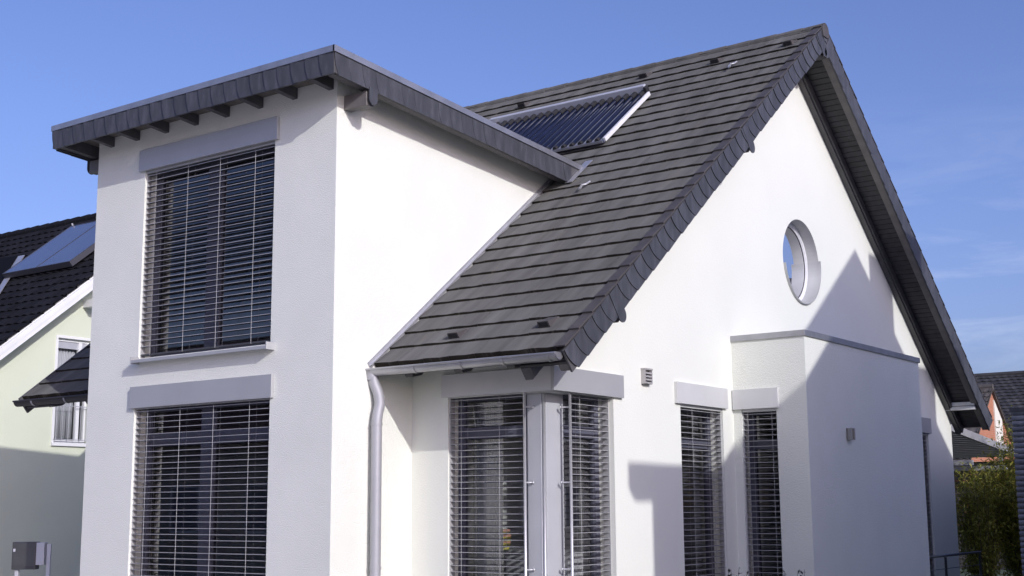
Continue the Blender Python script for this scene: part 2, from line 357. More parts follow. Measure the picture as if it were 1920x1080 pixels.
for gg, xs in ((g1, (.62, 1.22, 1.74, 2.28)), (g2, (-5.9, -5.2, -4.5))):
    for x in xs:
        mb = MB()
        for j in range(12):
            a0, a1 = math.pi+math.pi*j/12, math.pi+math.pi*(j+1)/12; r = GR+.003
            mb.hexa([(x, GY+r*math.cos(a0), GZ+r*math.sin(a0)), (x+.028, GY+r*math.cos(a0), GZ+r*math.sin(a0)), (x+.028, GY+r*math.cos(a1), GZ+r*math.sin(a1)), (x, GY+r*math.cos(a1), GZ+r*math.sin(a1))]+[(xx, GY+(r+.005)*math.cos(a), GZ+(r+.005)*math.sin(a)) for xx, a in ((x, a0), (x+.028, a0), (x+.028, a1), (x, a1))])
        mb.build("gutter_bracket", ZINC, gg)
# downpipe
def bez(p, n=6):
    out = []
    for k in range(len(p)-1):
        p0, p1, p2, p3 = V(p[max(k-1, 0)]), V(p[k]), V(p[k+1]), V(p[min(k+2, len(p)-1)])
        for j in range(n):
            t = j/n; out.append(.5*((2*p1)+(p2-p0)*t+(2*p0-5*p1+4*p2-p3)*t*t+(3*p1-p0-3*p2+p3)*t**3))
    out.append(V(p[-1])); return out
mb = MB(); mb.tube(bez([(.035, .560, 3.0), (.05, .568, 2.90), (.085, .592, 2.79), (.10, .596, 2.68), (.10, .570, 2.58), (.10, .555, 2.48), (.10, .555, 2.3), (.10, .555, 1.1), (.10, .555, 0)]), .056, 18)
dp = mb.build("downpipe", PIPE, H, smooth=True)
mb = MB(); mb.tube([(.02, .560, 3.04), (.035, .560, 2.93)], [.075, .058], 16); mb.build("gutter_outlet", PIPE, dp, smooth=True)
for z in (2.46, 1.0):
    mb = MB(); mb.tube([(.10, .555, z), (.10, .555, z+.03)], .0605, 18); mb.build("pipe_clamp", PIPE, dp)
# flashing along the bay wall and roof
mb = MB()
a0, a1 = (.56-YG)/CT, (4.0-YG)/CT
mb.obox(RF(.003, a0, .01), (.006, 0, 0), RF(0, a1, 0)-RF(0, a0, 0), RF(0, 0, .088)-RF(0, 0, .01)); mb.obox(RF(.009, a0, .05), (.03, 0, 0), RF(0, a1, 0)-RF(0, a0, 0), RF(0, 0, .055)-RF(0, 0, .05)); mb.build("wall_flashing", ZINCL, H)
# roof vents and safety hooks
def roofvent(x, y):
    s = (y-YG)/CT; mb = MB(); wv = .072
    f = lambda a, b2, c: RF(x+a, s+b2, c)
    mb.hexa([f(-wv, 0, .03), f(wv, 0, .03), f(wv, .20, .02), f(-wv, .20, .02), f(-wv*.9, .004, .098), f(wv*.9, .004, .098), f(wv*.9, .20, .03), f(-wv*.9, .20, .03)])
    o = mb.build("roof_vent", TILEEDGE, ROOF); mb = MB(); mb.hexa([f(-wv*.75, -.004, .042), f(wv*.75, -.004, .042), f(wv*.75, .02, .042), f(-wv*.75, .02, .042), f(-wv*.74, .0, .088), f(wv*.74, .0, .088), f(wv*.74, .02, .088), f(-wv*.74, .02, .088)]); mb.build("vent_mouth", DARK, ROOF)
for x, y in ((.864, .90), (1.978, .93), (-2.378, 6.62), (-.21, 6.70), (1.012, 6.63), (2.11, 6.68)): roofvent(x, y)
for x, y in ((.696, 3.62), (1.394, 6.36)):
    s = (y-YG)/CT; mb = MB()
    mb.tube(bez([RF(x+.03, s+.16, .045), RF(x+.03, s+.06, .06), RF(x-.005, s+.02, .07), RF(x-.005, s-.06, .06), RF(x+.03, s-.09, .075), RF(x+.06, s-.07, .12)]), .012, 8); mb.build("roof_hook", ALUL, ROOF, smooth=True)
# ------------------------------------------------------------------ front bay (square two storey bay)
BW = -4.005; OX, OY, OL = .350, -.412, -4.357; ZT, ZB, SL = 6.233, 5.942, .0706
bz = lambda y, off=0: ZT-SL*(y-OY)+off
wu = rect(-3.10, -.915, 3.335, 5.575); wl = rect(-3.13, -.905, .12, 2.80)
mb = MB(); mb.sheet(rect(BW, 0, 0, bz(0, -.10)), [wu, wl], front)
for h in (wu, wl): mb.reveal(h, front, RD+.1)
side = [(0, 0), (YW, 0), (YW, roofz(YW)-.2), (4.35, roofz(4.35)-.02), (4.0, bz(4.0, -.10)), (0, bz(0, -.10))]
mb.sheet([(0, 0), (4.3, 0), (4.3, bz(4.3, -.10)), (0, bz(0, -.10))], [], lambda u, z, w: V((0, u, z)))
mb.sheet([(0, 0), (4.3, 0), (4.3, bz(4.3, -.10)), (0, bz(0, -.10))], [], lambda u, z, w: V((BW, u, z)))
BAYW = mb.build("bay_wall", PLASTER, H)
mb = MB(); mb.hexa([(OL+.02, OY+.02, bz(OY, -.03)), (OX-.02, OY+.02, bz(OY, -.03)), (OX-.02, 4.20, bz(4.20, -.03)), (OL+.02, 4.20, bz(4.20, -.03)), (OL+.02, OY+.02, bz(OY, -.004)), (OX-.02, OY+.02, bz(OY, -.004)), (OX-.02, 4.20, bz(4.2, -.004)), (OL+.02, 4.2, bz(4.2, -.004))])
BR = mb.build("bay_roof", ZINC, H)
mb = MB(); y = OY+.03
mb2 = MB(); mb2.hexa([(OL+.03, OY+.03, bz(OY, -.13)), (OX-.03, OY+.03, bz(OY, -.13)), (OX-.03, 4.2, bz(4.2, -.13)), (OL+.03, 4.2, bz(4.2, -.13)), (OL+.03, OY+.03, bz(OY, -.10)), (OX-.03, OY+.03, bz(OY, -.10)), (OX-.03, 4.2, bz(4.2, -.10)), (OL+.03, 4.2, bz(4.2, -.10))])
mb2.build("soffit", mat("soffit_board", (.17, .15, .13), .7, var=.15, vscale=6), BR)
# edge cap
mb = MB(); ce = .062
mb.box(OL-.02, OX+.02, OY-.022, OY+.03, bz(OY, -ce), bz(OY, .004))
for xa, xb in ((OX-.03, OX+.022), (OL-.022, OL+.03)):
    mb.hexa([(xa, OY+.03, bz(OY+.03, -ce)), (xb, OY+.03, bz(OY+.03, -ce)), (xb, 4.215, bz(4.215, -ce)), (xa, 4.215, bz(4.215, -ce)), (xa, OY+.03, bz(OY+.03, .004)), (xb, OY+.03, bz(OY+.03, .004)), (xb, 4.215, bz(4.215, .004)), (xa, 4.215, bz(4.215, .004))])
mb.box(OX-.0, OX+.022, OY-.022, OY+.03, bz(OY, -ce)-.001, bz(OY, .0045))
mb.build("edge_cap", ZINC, BR)
# fascia boards + slates
FH = ZT-ZB
mb = MB(); mb.box(OL, OX-.004, OY, OY+.024, ZB+.012, ZT-.02)
mb.prism([(OX-.024, OY+.024, ZB+.012), (OX-.024, 3.90, 5.652), (OX-.024, 4.20, 5.87), (OX-.024, OY+.024, ZT-.03)], (.024, 0, 0))
mb.prism([(OL, OY+.024, ZB+.012), (OL, 3.90, 5.652), (OL, 4.20, 5.87), (OL, OY+.024, ZT-.03)], (.024, 0, 0))
mb.build("fascia_board", WOODGREY, BR)
f1 = cladding(lambda s, d, o: V((OL+s, OY-.003-o, ZT-.045-d)), OX-OL, FH-.045, .205, .055, lift=.016, jag=.006)
f1.build("fascia_cladding", SLATE, BR, tint=True)
f2 = cladding(lambda s, d, o: V((OX+.003+o, OY+s, bz(OY+s, -.045-d))), 4.55 if False else 4.28, FH-.045, .205, .06, lift=.004, jag=.004)
for q in range(len(f2.v)):     # the rear end is cut parallel to the main roof
    v = f2.v[q]; lim = 3.885+(v.z-5.655)*1.25
    if v.y > lim: v.y = lim
f2.build("fascia_cladding", SLATE, BR, tint=True)
f3 = cladding(lambda s, d, o: V((OL-.003-o, OY+s, bz(OY+s, -.045-d))), 4.28, FH-.045, .205, .06, lift=.006, jag=.004); f3.build("fascia_cladding", SLATE, BR, tint=True)
# rafters in the front overhang
for x in (-3.70, -3.22, -2.69, -2.17, -1.65, -1.11, -.58, -.045):
    mb = MB(); mb.prism([(x-.075, OY+.06, bz(OY, -.13)), (x-.075, 0, bz(0, -.13)), (x-.075, 0, bz(0, -.245)), (x-.075, OY+.12, bz(OY, -.245)), (x-.075, OY+.06, bz(OY, -.18))], (.07, 0, 0)); mb.build("rafter", WOODGREY, BR)
# flying rafter in the side overhang + frieze along the wall
for xa, xb in ((.20, .29), (BW-.29, BW-.20)):
    mb = MB(); mb.hexa([(xa, OY+.06, bz(OY, -.27)), (xb, OY+.06, bz(OY, -.27)), (xb, 4.05, bz(4.05, -.27)), (xa, 4.05, bz(4.05, -.27)), (xa, OY+.06, bz(OY, -.13)), (xb, OY+.06, bz(OY, -.13)), (xb, 4.05, bz(4.05, -.13)), (xa, 4.05, bz(4.05, -.13))]); mb.build("flying_rafter", WOODGREY, BR)
# wall plate heads with slate lobes
for sx, xw, xl in ((1, 0, OX), (-1, BW, OL)):
    mb = MB(); mb.box(min(xw+sx*.002, xl-sx*.03), max(xw+sx*.002, xl-sx*.03), .10, .21, 5.745, 5.90); mb.build("purlin_end", WOODBROWN, BR, bevel=.004)
    mb = MB(); pts = [(.10, 5.93), (.225, 5.93), (.225, 5.83)]+[(.1625+.0625*math.cos(a), 5.815-.065*math.sin(a)) for a in [math.pi*k/10 for k in range(11)]]+[(.10, 5.83)]
    mb.prism([(xl+sx*.004, y, z) for y, z in pts], (sx*.014, 0, 0)); mb.build("purlin_cover", SLATE, BR, tint=True)
# flashing where the bay eave meets the main roof
mb = MB()
mb.prism([(OX-.02, 3.87, 5.655), (OX-.02, 4.24, 5.945), (OX-.02, 4.26, 5.90), (OX-.02, 3.90, 5.625)], (.085, 0, 0)); s = (4.0-YG)/CT
mb.obox(RF(OX-.03, s-.25, .052), (.11, 0, 0), RF(0, .62, 0)-RF(0, 0, 0), RF(0, 0, .006)-RF(0, 0, 0)); mb.build("end_flashing", ZINCL, BR)
# ------------------------------------------------------------------ side bay with flat roof
w2 = rect(1.966, 2.432, .12, 2.80); ZC = 3.632
mb = MB(); mb.sheet(rect(G, BX, 0, ZC+.03), [w2], sideb); mb.reveal(w2, sideb, RD+.06)
mb.quad((BX, K0, 0), (BX, K1, 0), (BX, K1, ZC+.03), (BX, K0, ZC+.03)); mb.quad((BX, K1, 0), (G, K1, 0), (G, K1, ZC+.03), (BX, K1, ZC+.03)); mb.quad((G, K0, ZC+.03), (BX, K0, ZC+.03), (BX, K1, ZC+.03), (G, K1, ZC+.03))
SB = mb.build("side_bay_wall", PLASTER, H)
mb = MB(); mb.box(G+.002, BX+.022, K0-.022, K0+.2, ZC, ZC+.073); mb.box(BX-.2, BX+.022, K0+.2, K1+.022, ZC, ZC+.073); mb.box(G+.002, BX-.2, K0+.2, K1+.022, ZC+.035, ZC+.06); mb.build("coping", ZINC, SB, bevel=.004)
# ------------------------------------------------------------------ windows
def slats(mb, eb, f, u0, u1, z0, z1, pitch=.0655, wid=.060, off=-.055, tilt=.02, jit=.002):
    z = z1
    while z > z0:
        n = 4; j = random.uniform(-jit, jit); tl = tilt+random.uniform(-.03, .03)
        pts = []
        for q in range(n+1):
            t = q/n-.5; pts.append((off+wid*t, z+j-tl*wid*t+.007*(1-4*t*t)))
        for q in range(n):
            mb.quad(f(u0, pts[q][1], pts[q][0]), f(u1, pts[q][1], pts[q][0]), f(u1, pts[q+1][1], pts[q+1][0]), f(u0, pts[q+1][1], pts[q+1][0]))
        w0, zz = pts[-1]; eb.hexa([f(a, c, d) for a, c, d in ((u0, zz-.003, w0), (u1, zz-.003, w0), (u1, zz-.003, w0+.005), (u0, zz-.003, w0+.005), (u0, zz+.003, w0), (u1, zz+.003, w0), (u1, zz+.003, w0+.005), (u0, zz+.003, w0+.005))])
        z -= pitch
def fbox(mb, f, u0, u1, z0, z1, w0, w1): mb.hexa([f(a, c, d) for a, c, d in ((u0, z0, w0), (u1, z0, w0), (u1, z0, w1), (u0, z0, w1), (u0, z1, w0), (u1, z1, w0), (u1, z1, w1), (u0, z1, w1))])
def frame(mb, f, u0, u1, z0, z1, mull=(), trans=(), fw=.075, d0=-.25, d1=-.17):
    fbox(mb, f, u0, u0+fw, z0, z1, d0, d1); fbox(mb, f, u1-fw, u1, z0, z1, d0, d1)
    us = [u0+fw]+[x for a in mull for x in (a[0], a[1])]+[u1-fw]
    for a in mull: fbox(mb, f, a[0], a[1], z0, z1, d0, d1-.002)
    for k in range(0, len(us), 2):
        fbox(mb, f, us[k], us[k+1], z1-fw, z1, d0, d1-.004); fbox(mb, f, us[k], us[k+1], z0, z0+fw, d0, d1-.004)
        for t in trans: fbox(mb, f, us[k], us[k+1], t[0], t[1], d0, d1-.006)
def window(f, hole, boxu, boxz, mull=(), trans=(), cords=(), sill=None, nm="window", bm=None, slat_bottom=None, sl0=.012, sl1=.012):
    u0, u1 = hole[0][0], hole[1][0]; z0, z1 = hole[0][1], hole[2][1]
    mb = MB(); frame(mb, f, u0+.004, u1-.004, z0+.004, z1-.004, mull, trans); W = mb.build(nm, FRAME, H, bevel=.004)
    mb = MB(); mb.quad(f(u0+.01, z0+.01, -.21), f(u1-.01, z0+.01, -.21), f(u1-.01, z1-.01, -.21), f(u0+.01, z1-.01, -.21)); mb.build("pane", PANE, W)
    mb = MB(); eb = MB(); slats(mb, eb, f, u0+sl0, u1-sl1, (slat_bottom or z0+.04)+.03, z1-.075)
    sb = slat_bottom or z0+.03
    fbox(mb, f, u0+sl0, u1-sl1, sb, sb+.018, -.085, -.025); mb.build("blind", SLATM, W); eb.build("sunlit_slat_edge", EDGE, W)
    for c in cords:
        mb = MB(); mb.tube([f(c, z1, -.019), f(c, sb, -.019)], .0026, 5); mb.build("guide_cord", CORD, W)
        mb = MB(); mb.tube([f(c+.03, z1, -.094), f(c+.03, sb, -.094)], .0018, 5); mb.build("guide_cord", CORD, W)
    for ua, ub in ((u0+.001, u0+.012), (u1-.012, u1-.001)):
        mb = MB(); fbox(mb, f, ua, ub, z0, z1, -.085, -.03); mb.build("guide_rail", ALU, W)
    mb = MB(); fbox(mb, f, boxu[0], boxu[1], boxz[0], boxz[1], -.13 if False else .001, .042); fbox(mb, f, boxu[0]+.0, boxu[1], boxz[0]-.004, boxz[0], -.0, .042) if False else None
    fbox(mb, f, u0+.002, u1-.002, z1-.05, z1-.002, -.10, -.012)
    mb.build("blind_box", bm or ALU, W, bevel=.003)
    if sill:
        mb = MB(); s0, s1, zz = sill
        mb.hexa([f(a, c, d) for a, c, d in ((s0, zz-.035, 0), (s1, zz-.035, 0), (s1, zz-.055, .12), (s0, zz-.055, .12), (s0, zz, 0), (s1, zz, 0), (s1, zz-.02, .12), (s0, zz-.02, .12))])
        fbox(mb, f, u0, u1, zz-.02, zz+.004, -.17, 0)
        fbox(mb, f, s1-.001, s1+.012, zz-.06, zz+.02, 0, .122); fbox(mb, f, s0-.012, s0+.001, zz-.06, zz+.02, 0, .122); mb.build("sill", ALU, W, bevel=.002)
    return W
WU = window(front, wu, (-3.172, -.846), (5.552, 5.809), mull=((-2.175, -1.95),), cords=(-2.922, -2.353, -1.809, -1.238), sill=(-3.075, -.86, 3.325))
WL = window(front, wl, (-3.172, -.846), (2.762, 3.009), mull=((-2.17, -1.955),), trans=((2.33, 2.475),), cords=(-2.911, -2.353, -1.801, -1.232))
WG1 = window(gablef, w1, (3.68, 4.93), (2.785, 3.032), trans=((2.30, 2.42),), cords=(4.12, 4.62), bm=ALUC)
WG2 = window(sideb, w2, (1.866, 2.475), (2.785, 3.03), trans=((2.30, 2.42),), cords=(2.04, 2.36), bm=ALUC)
WG3 = window(gablef, w3, (11.76, 12.23), (2.785, 3.035), cords=(12.1,))
# corner window -------------------------------------------------------
fe = lambda u, z, w: eavef(u, z, w)
mb = MB()
frame(mb, fe, .504, 1.468, .1, 2.80, (), ((2.33, 2.45),), d0=-.25, d1=-.17); frame(mb, gablef, 1.56, 2.351, .1, 2.80, (), ((2.33, 2.45),), d0=-.27, d1=-.19)
CW = mb.build("window", FRAME, H, bevel=.004, label="corner window with grey post between its two blinds")
mb = MB(); mb.quad(fe(.51, .1, -.21), fe(1.46, .1, -.21), fe(1.46, 2.79, -.21), fe(.51, 2.79, -.21)); mb.build("pane", PANE, CW)
mb = MB(); mb.quad(gablef(1.60, .1, -.23), gablef(2.345, .1, -.23), gablef(2.345, 2.79, -.23), gablef(1.60, 2.79, -.23)); mb.build("pane", PANE, CW)
for ff, ua, ub, oo, cs in ((fe, .515, 1.455, -.06, (.66, 1.16)), (gablef, 1.62, 2.34, -.10, (1.80,))):
    mb = MB(); eb = MB(); slats(mb, eb, ff, ua, ub, .2, 2.73, off=oo); o = mb.build("blind", SLATM, CW); eb.build("sunlit_slat_edge", EDGE, CW)
    for c in cs:
        mb = MB(); mb.tube([ff(c, 2.80, oo+.036), ff(c, .2, oo+.036)], .0026, 5); mb.build("guide_cord", CORD, CW)
        mb = MB(); mb.tube([ff(c+.03, 2.80, oo-.038), ff(c+.03, .2, oo-.038)], .0018, 5); mb.build("guide_cord", CORD, CW)
mb = MB(); fbox(mb, fe, .502, .514, 0, 2.80, -.10, -.025); mb.build("guide_rail", ALU, CW)
mb = MB(); fbox(mb, gablef, 2.343, 2.354, 0, 2.80, -.14, -.06); mb.build("guide_rail", ALU, CW)
PX, PY = 1.676, 1.319
mb = MB(); mb.box(PX-.208, PX-.035, PY, PY+.24, 0, 2.80); mb.box(PX-.24, PX, PY+.035, PY+.345, 0, 2.80); mb.box(PX-.036, PX-.012, PY+.012, PY+.036, 0, 2.80)
mb.build("corner_post", POST, CW, bevel=.004)
mb = MB(); mb.tube([(PX-.012, PY+.012, 0), (PX-.012, PY+.012, 2.80)], .013, 10); mb.build("corner_bead", ALUL, CW, smooth=True)
for (x, y), (dx, dy) in (((1.497, YW+.0), (.05, .085)), ((G-.02, 1.555), (-.10, -.02))):
    mb = MB(); mb.tube([(x, y, 0), (x, y, 2.80)], .015, 10)
    for z in (2.62, 1.86, 1.0): mb.tube([(x, y, z), (x+dx, y+dy, z)], .009, 6); mb.tube([(x+dx*.8, y+dy*.8, z), (x+dx, y+dy, z)], .016, 8)
    mb.build("guide_rod", ALUL, CW, smooth=True)
mb = MB(); mb.box(.44, G-.001, YW-.042, YW-.001, 2.767, 3.008); mb.build("blind_box", ALUC, CW, bevel=.003)
mb = MB(); mb.box(G, G+.042, YW-.045, 2.512, 2.765, 3.010); mb.box(.502, G, YW+.001, YW+.12, 2.755, 2.797); mb.box(G-.15, G-.001, YW+.12, 2.35, 2.755, 2.797); mb.build("blind_box", ALU, CW, bevel=.003)
# round window ---------------------------------------------------------
def ring(mb, r0, r1, w0, w1, a0=0, a1=2*math.pi, n=64):
    for k in range(n):
        a, c = a0+(a1-a0)*k/n, a0+(a1-a0)*(k+1)/n
        P = lambda r, t, w: gablef(RW+r*math.cos(t), RZ+r*math.sin(t), w)
        mb.quad(P(r1, a, w1), P(r1, c, w1), P(r0, c, w1), P(r0, a, w1)); mb.quad(P(r0, a, w1), P(r0, c, w1), P(r0, c, w0), P(r0, a, w0)); mb.quad(P(r1, a, w0), P(r1, c, w0), P(r1, c, w1), P(r1, a, w1))
    if a1-a0 < 6:
        for a in (a0, a1): mb.quad(P(r0, a, w0), P(r1, a, w0), P(r1, a, w1), P(r0, a, w1))
mb = MB(); ring(mb, RR-.045, RR-.002, -.24, -.165); ring(mb, RR-.066, RR-.043, -.22, -.175); RWN = mb.build("round_window", mat("round_frame", (.78, .78, .80), .4), H)
mb = MB(); ring(mb, RR-.078, RR-.066, -.205, -.185); mb.build("gasket", BLACK, RWN)
mb = MB(); mb.prism([gablef(RW+(RR-.062)*math.cos(2*math.pi*k/48), RZ+(RR-.062)*math.sin(2*math.pi*k/48), -.195) for k in range(48)], (.006, 0, 0)); mb.build("pane", glass("round_glass", (.70, .72, .75), 1.5), RWN)
mb = MB()
for k in range(64):
    a, c = 2*math.pi*k/64, 2*math.pi*(k+1)/64; P = lambda r, t, w: gablef(RW+r*math.cos(t), RZ+r*math.sin(t), w)
    mb.quad(P(RR-.05, a, -.242), P(RR-.05, c, -.242), P(RR-.05, c, -.50), P(RR-.05, a, -.50))
mb.build("inner_reveal", INTER, RWN)
mb = MB()
for k in range(64):
    a, c = 2*math.pi*k/64, 2*math.pi*(k+1)/64
    P = lambda r, t, w: gablef(RW+r*math.cos(t), RZ+r*math.sin(t), w)
    mb.quad(P(RR, a, 0), P(RR, c, 0), P(RR, c, -.165), P(RR, a, -.165))
mb.build("reveal_lining", mat("lining", (.50, .50, .49), .7, .1), RWN)
mb = MB(); ring(mb, RR-.012, RR-.002, -.165, .035, math.pi+.16, 2*math.pi-.16+.32, 40); mb.build("round_sill", ALU, RWN)
# ventilation grille
mb = MB(); mb.box(G+.001, G+.055, 2.94, 2.952, 2.955, 3.11); mb.box(G+.001, G+.055, 3.088, 3.10, 2.955, 3.11); mb.box(G+.001, G+.06, 2.935, 3.105, 3.11, 3.128); mb.box(G+.001, G+.006, 2.952, 3.088, 2.955, 3.11)
for k in range(4):
    z = 2.965+k*.036; mb.hexa([(G+.008, 2.952, z+.018), (G+.062, 2.952, z-.010), (G+.062, 3.088, z-.010), (G+.008, 3.088, z+.018), (G+.008, 2.952, z+.024), (G+.062, 2.952, z+.008), (G+.062, 3.088, z+.008), (G+.008, 3.088, z+.024)])
mb.build("vent_grille", mat("grille_metal", (.42, .41, .40), .5, .1), H)
# ------------------------------------------------------------------ things on the house
def wall_lamp():
    L = thing("wall_lamp", "small square brownish wall lamp on the shaded side bay", "lamp", (BX+.001, 6.36, 2.50))
    mb = MB(); mb.box(BX+.001, BX+.02, 6.30, 6.42, 2.43, 2.575); mb.build("back_plate", mat("lamp_metal", (.25, .23, .2), .4, .5), L, bevel=.004)
    mb = MB(); mb.box(BX+.02, BX+.075, 6.305, 6.33, 2.43, 2.575); mb.box(BX+.02, BX+.075, 6.39, 6.415, 2.43, 2.575); mb.build("side_bar", mat("lamp_metal_light", (.42, .40, .36), .4, .5), L, bevel=.003)
    mb = MB(); mb.box(BX+.02, BX+.06, 6.332, 6.388, 2.44, 2.565); mb.build("lamp_glass", mat("lamp_glass", (.20, .17, .13), .25), L)
wall_lamp()
# solar tube collector
SCX0, SCX1 = -2.44, .39
sA, sB = (4.72-YG)/CT, (5.96-YG)/CT
SCOL = thing("solar_collector", "evacuated tube solar collector with dark blue tubes on the tiled roof", "solar collector", RF(-1, sA, .05))
cb = mat("tube_glass", (.014, .019, .045), .35, 0, var=.15, spec=.18)
hd = mat("collector_box", (.62, .63, .66), .4, .3, var=.05)
mb = MB(); mb.obox(RF(SCX0, sB-.005, .075), (SCX1-SCX0-.10, 0, 0), RF(0, .07, 0)-RF(0, 0, 0), RF(0, 0, .14)-RF(0, 0, 0)); mb.build("manifold", hd, SCOL, bevel=.01)
mb = MB(); mb.obox(RF(SCX1-.11, sB-.04, .085), (.05, 0, 0), RF(0, .09, 0)-RF(0, 0, 0), RF(0, 0, .11)-RF(0, 0, 0)); mb.build("end_cap", BLACK, SCOL, bevel=.01)
mb = MB(); mb.obox(RF(SCX1-.035, sA-.02, .080), (.036, 0, 0), RF(0, sB-sA-.06, 0)-RF(0, 0, 0), RF(0, 0, .055)-RF(0, 0, 0)); mb.build("side_rail", WHITE, SCOL, bevel=.004)
mb = MB(); mb.obox(RF(SCX0, sA-.02, .075), (.045, 0, 0), RF(0, sB-sA-.06, 0)-RF(0, 0, 0), RF(0, 0, .075)-RF(0, 0, 0)); mb.build("side_rail", WHITE, SCOL, bevel=.004)
mb = MB(); mb.obox(RF(SCX0, sA-.04, .075), (SCX1-SCX0-.05, 0, 0), RF(0, .035, 0)-RF(0, 0, 0), RF(0, 0, .03)-RF(0, 0, 0)); mb.build("foot_rail", ZINC, SCOL)
mb = MB(); mb.obox(RF(SCX0+.05, sA, .060), (SCX1-SCX0-.10, 0, 0), RF(0, sB-sA-.06, 0)-RF(0, 0, 0), RF(0, 0, .006)-RF(0, 0, 0)); mb.build("highlight_reflector", mat("highlight_reflector", (.45, .47, .52), .55, .2), SCOL)  # bright sheet between the tubes stands in for highlights along their edges
nt_ = 20; tp = (SCX1-SCX0-.14)/nt_
for k in range(nt_):
    x = SCX0+.07+tp*(k+.5); mb = MB(); mb.tube([RF(x, sA+.02, .115), RF(x, sB-.06, .115)], .0275, 12); T = mb.build("tube", cb, SCOL, smooth=True)
    mb = MB(); mb.tube([RF(x, sA-.02, .112), RF(x, sA+.035, .114)], .032, 10); mb.build("tube_cap", BLACK, T)
    mb = MB(); mb.tube([RF(x, sB-.16, .115), RF(x, sB-.01, .115)], .040, 10); mb.build("tube_cap", BLACK, T)
for x in (-1.9, -.9, .2):
    for s in (sA+.1, sB-.1): mb = MB(); mb.obox(RF(x, s, .02), (.04, 0, 0), RF(0, .05, 0)-RF(0, 0, 0), RF(0, 0, .038)-RF(0, 0, 0)); mb.build("roof_bracket", ZINC, SCOL)
# interior things in the corner room
def curtain(name, p0, p1, z0, z1, amp, n, m_, label):
    p0, p1 = V(p0), V(p1); d = (p1-p0); nn = V((-d.y, d.x, 0)).normalized(); mb = MB(); N = n*8
    for k in range(N):
        q = []
        for t in (k/N, (k+1)/N):
            q.append(p0+d*t+nn*amp*math.sin(t*n*2*math.pi+.7*math.sin(t*9)))
        mb.quad(V((*q[0].xy, z0)), V((*q[1].xy, z0)), V((*q[1].xy, z1)), V((*q[0].xy, z1)))
    o = mb.build(name, m_, None, smooth=True); tag(o, label, "curtain"); sm = o.modifiers.new("thick", 'SOLIDIFY'); sm.thickness = .003; return o
CURT = mat("curtain_cloth", (.68, .67, .68), .9, var=.06, vscale=8); CURD = mat("dark_curtain_cloth", (.20, .20, .21), .9, var=.1, vscale=8)
curtain("curtain", (.55, 1.62, 0), (.92, 1.62, 0), .12, 2.72, .03, 4, CURT, "pale grey curtain panel behind the left blind of the corner window")
curtain("curtain", (1.42, 2.40, 0), (1.55, 2.66, 0), .12, 2.72, .025, 3, CURD, "dark grey curtain at the right end of the corner window")
SBD = thing("sideboard", "low white sideboard with slat shadows behind the corner window blinds", "sideboard", (.9, 2.4, .1))
mb = MB(); mb.box(.15, 1.45, 2.12, 2.6, .13, 1.13); mb.build("carcass", WHITE, SBD, bevel=.006)
mb = MB()
for k in range(3): mb.box(.17+k*.42, .58+k*.42, 2.10, 2.119, .17, 1.09)
mb.build("door", WHITE, SBD, bevel=.004)
mb = MB(); mb.box(.13, 1.47, 2.09, 2.62, 1.132, 1.16); mb.build("top", WHITE, SBD, bevel=.004)
PT = thing("flower_pot", "yellow green flower pot with pink bands on the white sideboard", "flower pot", (.51, 2.2, 1.16))
mb = MB(); rs = [(1.161, .05), (1.20, .065), (1.27, .075), (1.33, .072), (1.37, .06)]
mb.tube([(.51, 2.2, z) for z, r in rs], [r for z, r in rs], 20); mb.build("pot", mat("pot_glaze", (.70, .62, .10), .4, var=.2), PT, smooth=True)
mb = MB()
for z, r in ((1.23, .072), (1.30, .077), (1.355, .068)): mb.tube([(.51, 2.2, z), (.51, 2.2, z+.025)], r, 20)
mb.build("band", mat("pot_band", (.75, .38, .28), .5), PT, smooth=False)
# ------------------------------------------------------------------ left neighbour (pale green house)
NH = thing("green_house", "pale yellow-green neighbouring house with black tiled roof and white verge boards", "house", (-16, 6, 0))
NS = .8093; NT = math.atan(NS); NC, NSN = math.cos(NT), math.sin(NT)
NX = -11.5; NY0, NZ0 = 3.563, 4.476; NYR = 7.965; NZR = NZ0+NS*(NYR-NY0); NYE = .9
def NF(x, s, n): return V((x, NYE+s*NC-n*NSN, NZ0+NS*(NYE-NY0)+s*NSN+n*NC))
def NB(x, s, n): return V((x, 2*NYR-NYE-s*NC+n*NSN, NZ0+NS*(NYE-NY0)+s*NSN+n*NC))
NSR = (NYR-NYE)/NC; NXL = -24
GRN = mat("green_plaster", (.645, .68, .53), .9, var=.03, vscale=1, bump=.006, bscale=60)
nz = lambda y: NZ0+NS*((y if y < NYR else 2*NYR-y)-NY0)
nf = lambda u, z, w: V((-11.9+w, u, z))
nw = rect(5.0, 5.72, 2.86, 4.80)
mb = MB(); mb.sheet([(1.5, 0), (2*NYR-1.5, 0), (2*NYR-1.5, nz(1.5)-.18), (NYR, NZR-.18), (1.5, nz(1.5)-.18)], [nw], nf); mb.reveal(nw, nf, .12)
mb.quad((-11.9, 1.5, 0), (NXL+.4, 1.5, 0), (NXL+.4, 1.5, nz(1.5)-.18), (-11.9, 1.5, nz(1.5)-.18)); mb.quad((-11.9, 2*NYR-1.5, 0), (NXL+.4, 2*NYR-1.5, 0), (NXL+.4, 2*NYR-1.5, nz(1.5)-.18), (-11.9, 2*NYR-1.5, nz(1.5)-.18))
mb.sheet([(1.5, 0), (2*NYR-1.5, 0), (2*NYR-1.5, nz(1.5)-.18), (NYR, NZR-.18), (1.5, nz(1.5)-.18)], [], lambda u, z, w: V((NXL+.4, u, z)))
mb.build("wall", GRN, NH)
a = tiles(NF, NXL, NX, .0, NSR, .30, .24, .024, amp=.016, seg=4, var=.4); c = tiles(NB, NXL, NX, .0, NSR, .30, .24, .024, amp=.016, seg=4, var=.4)
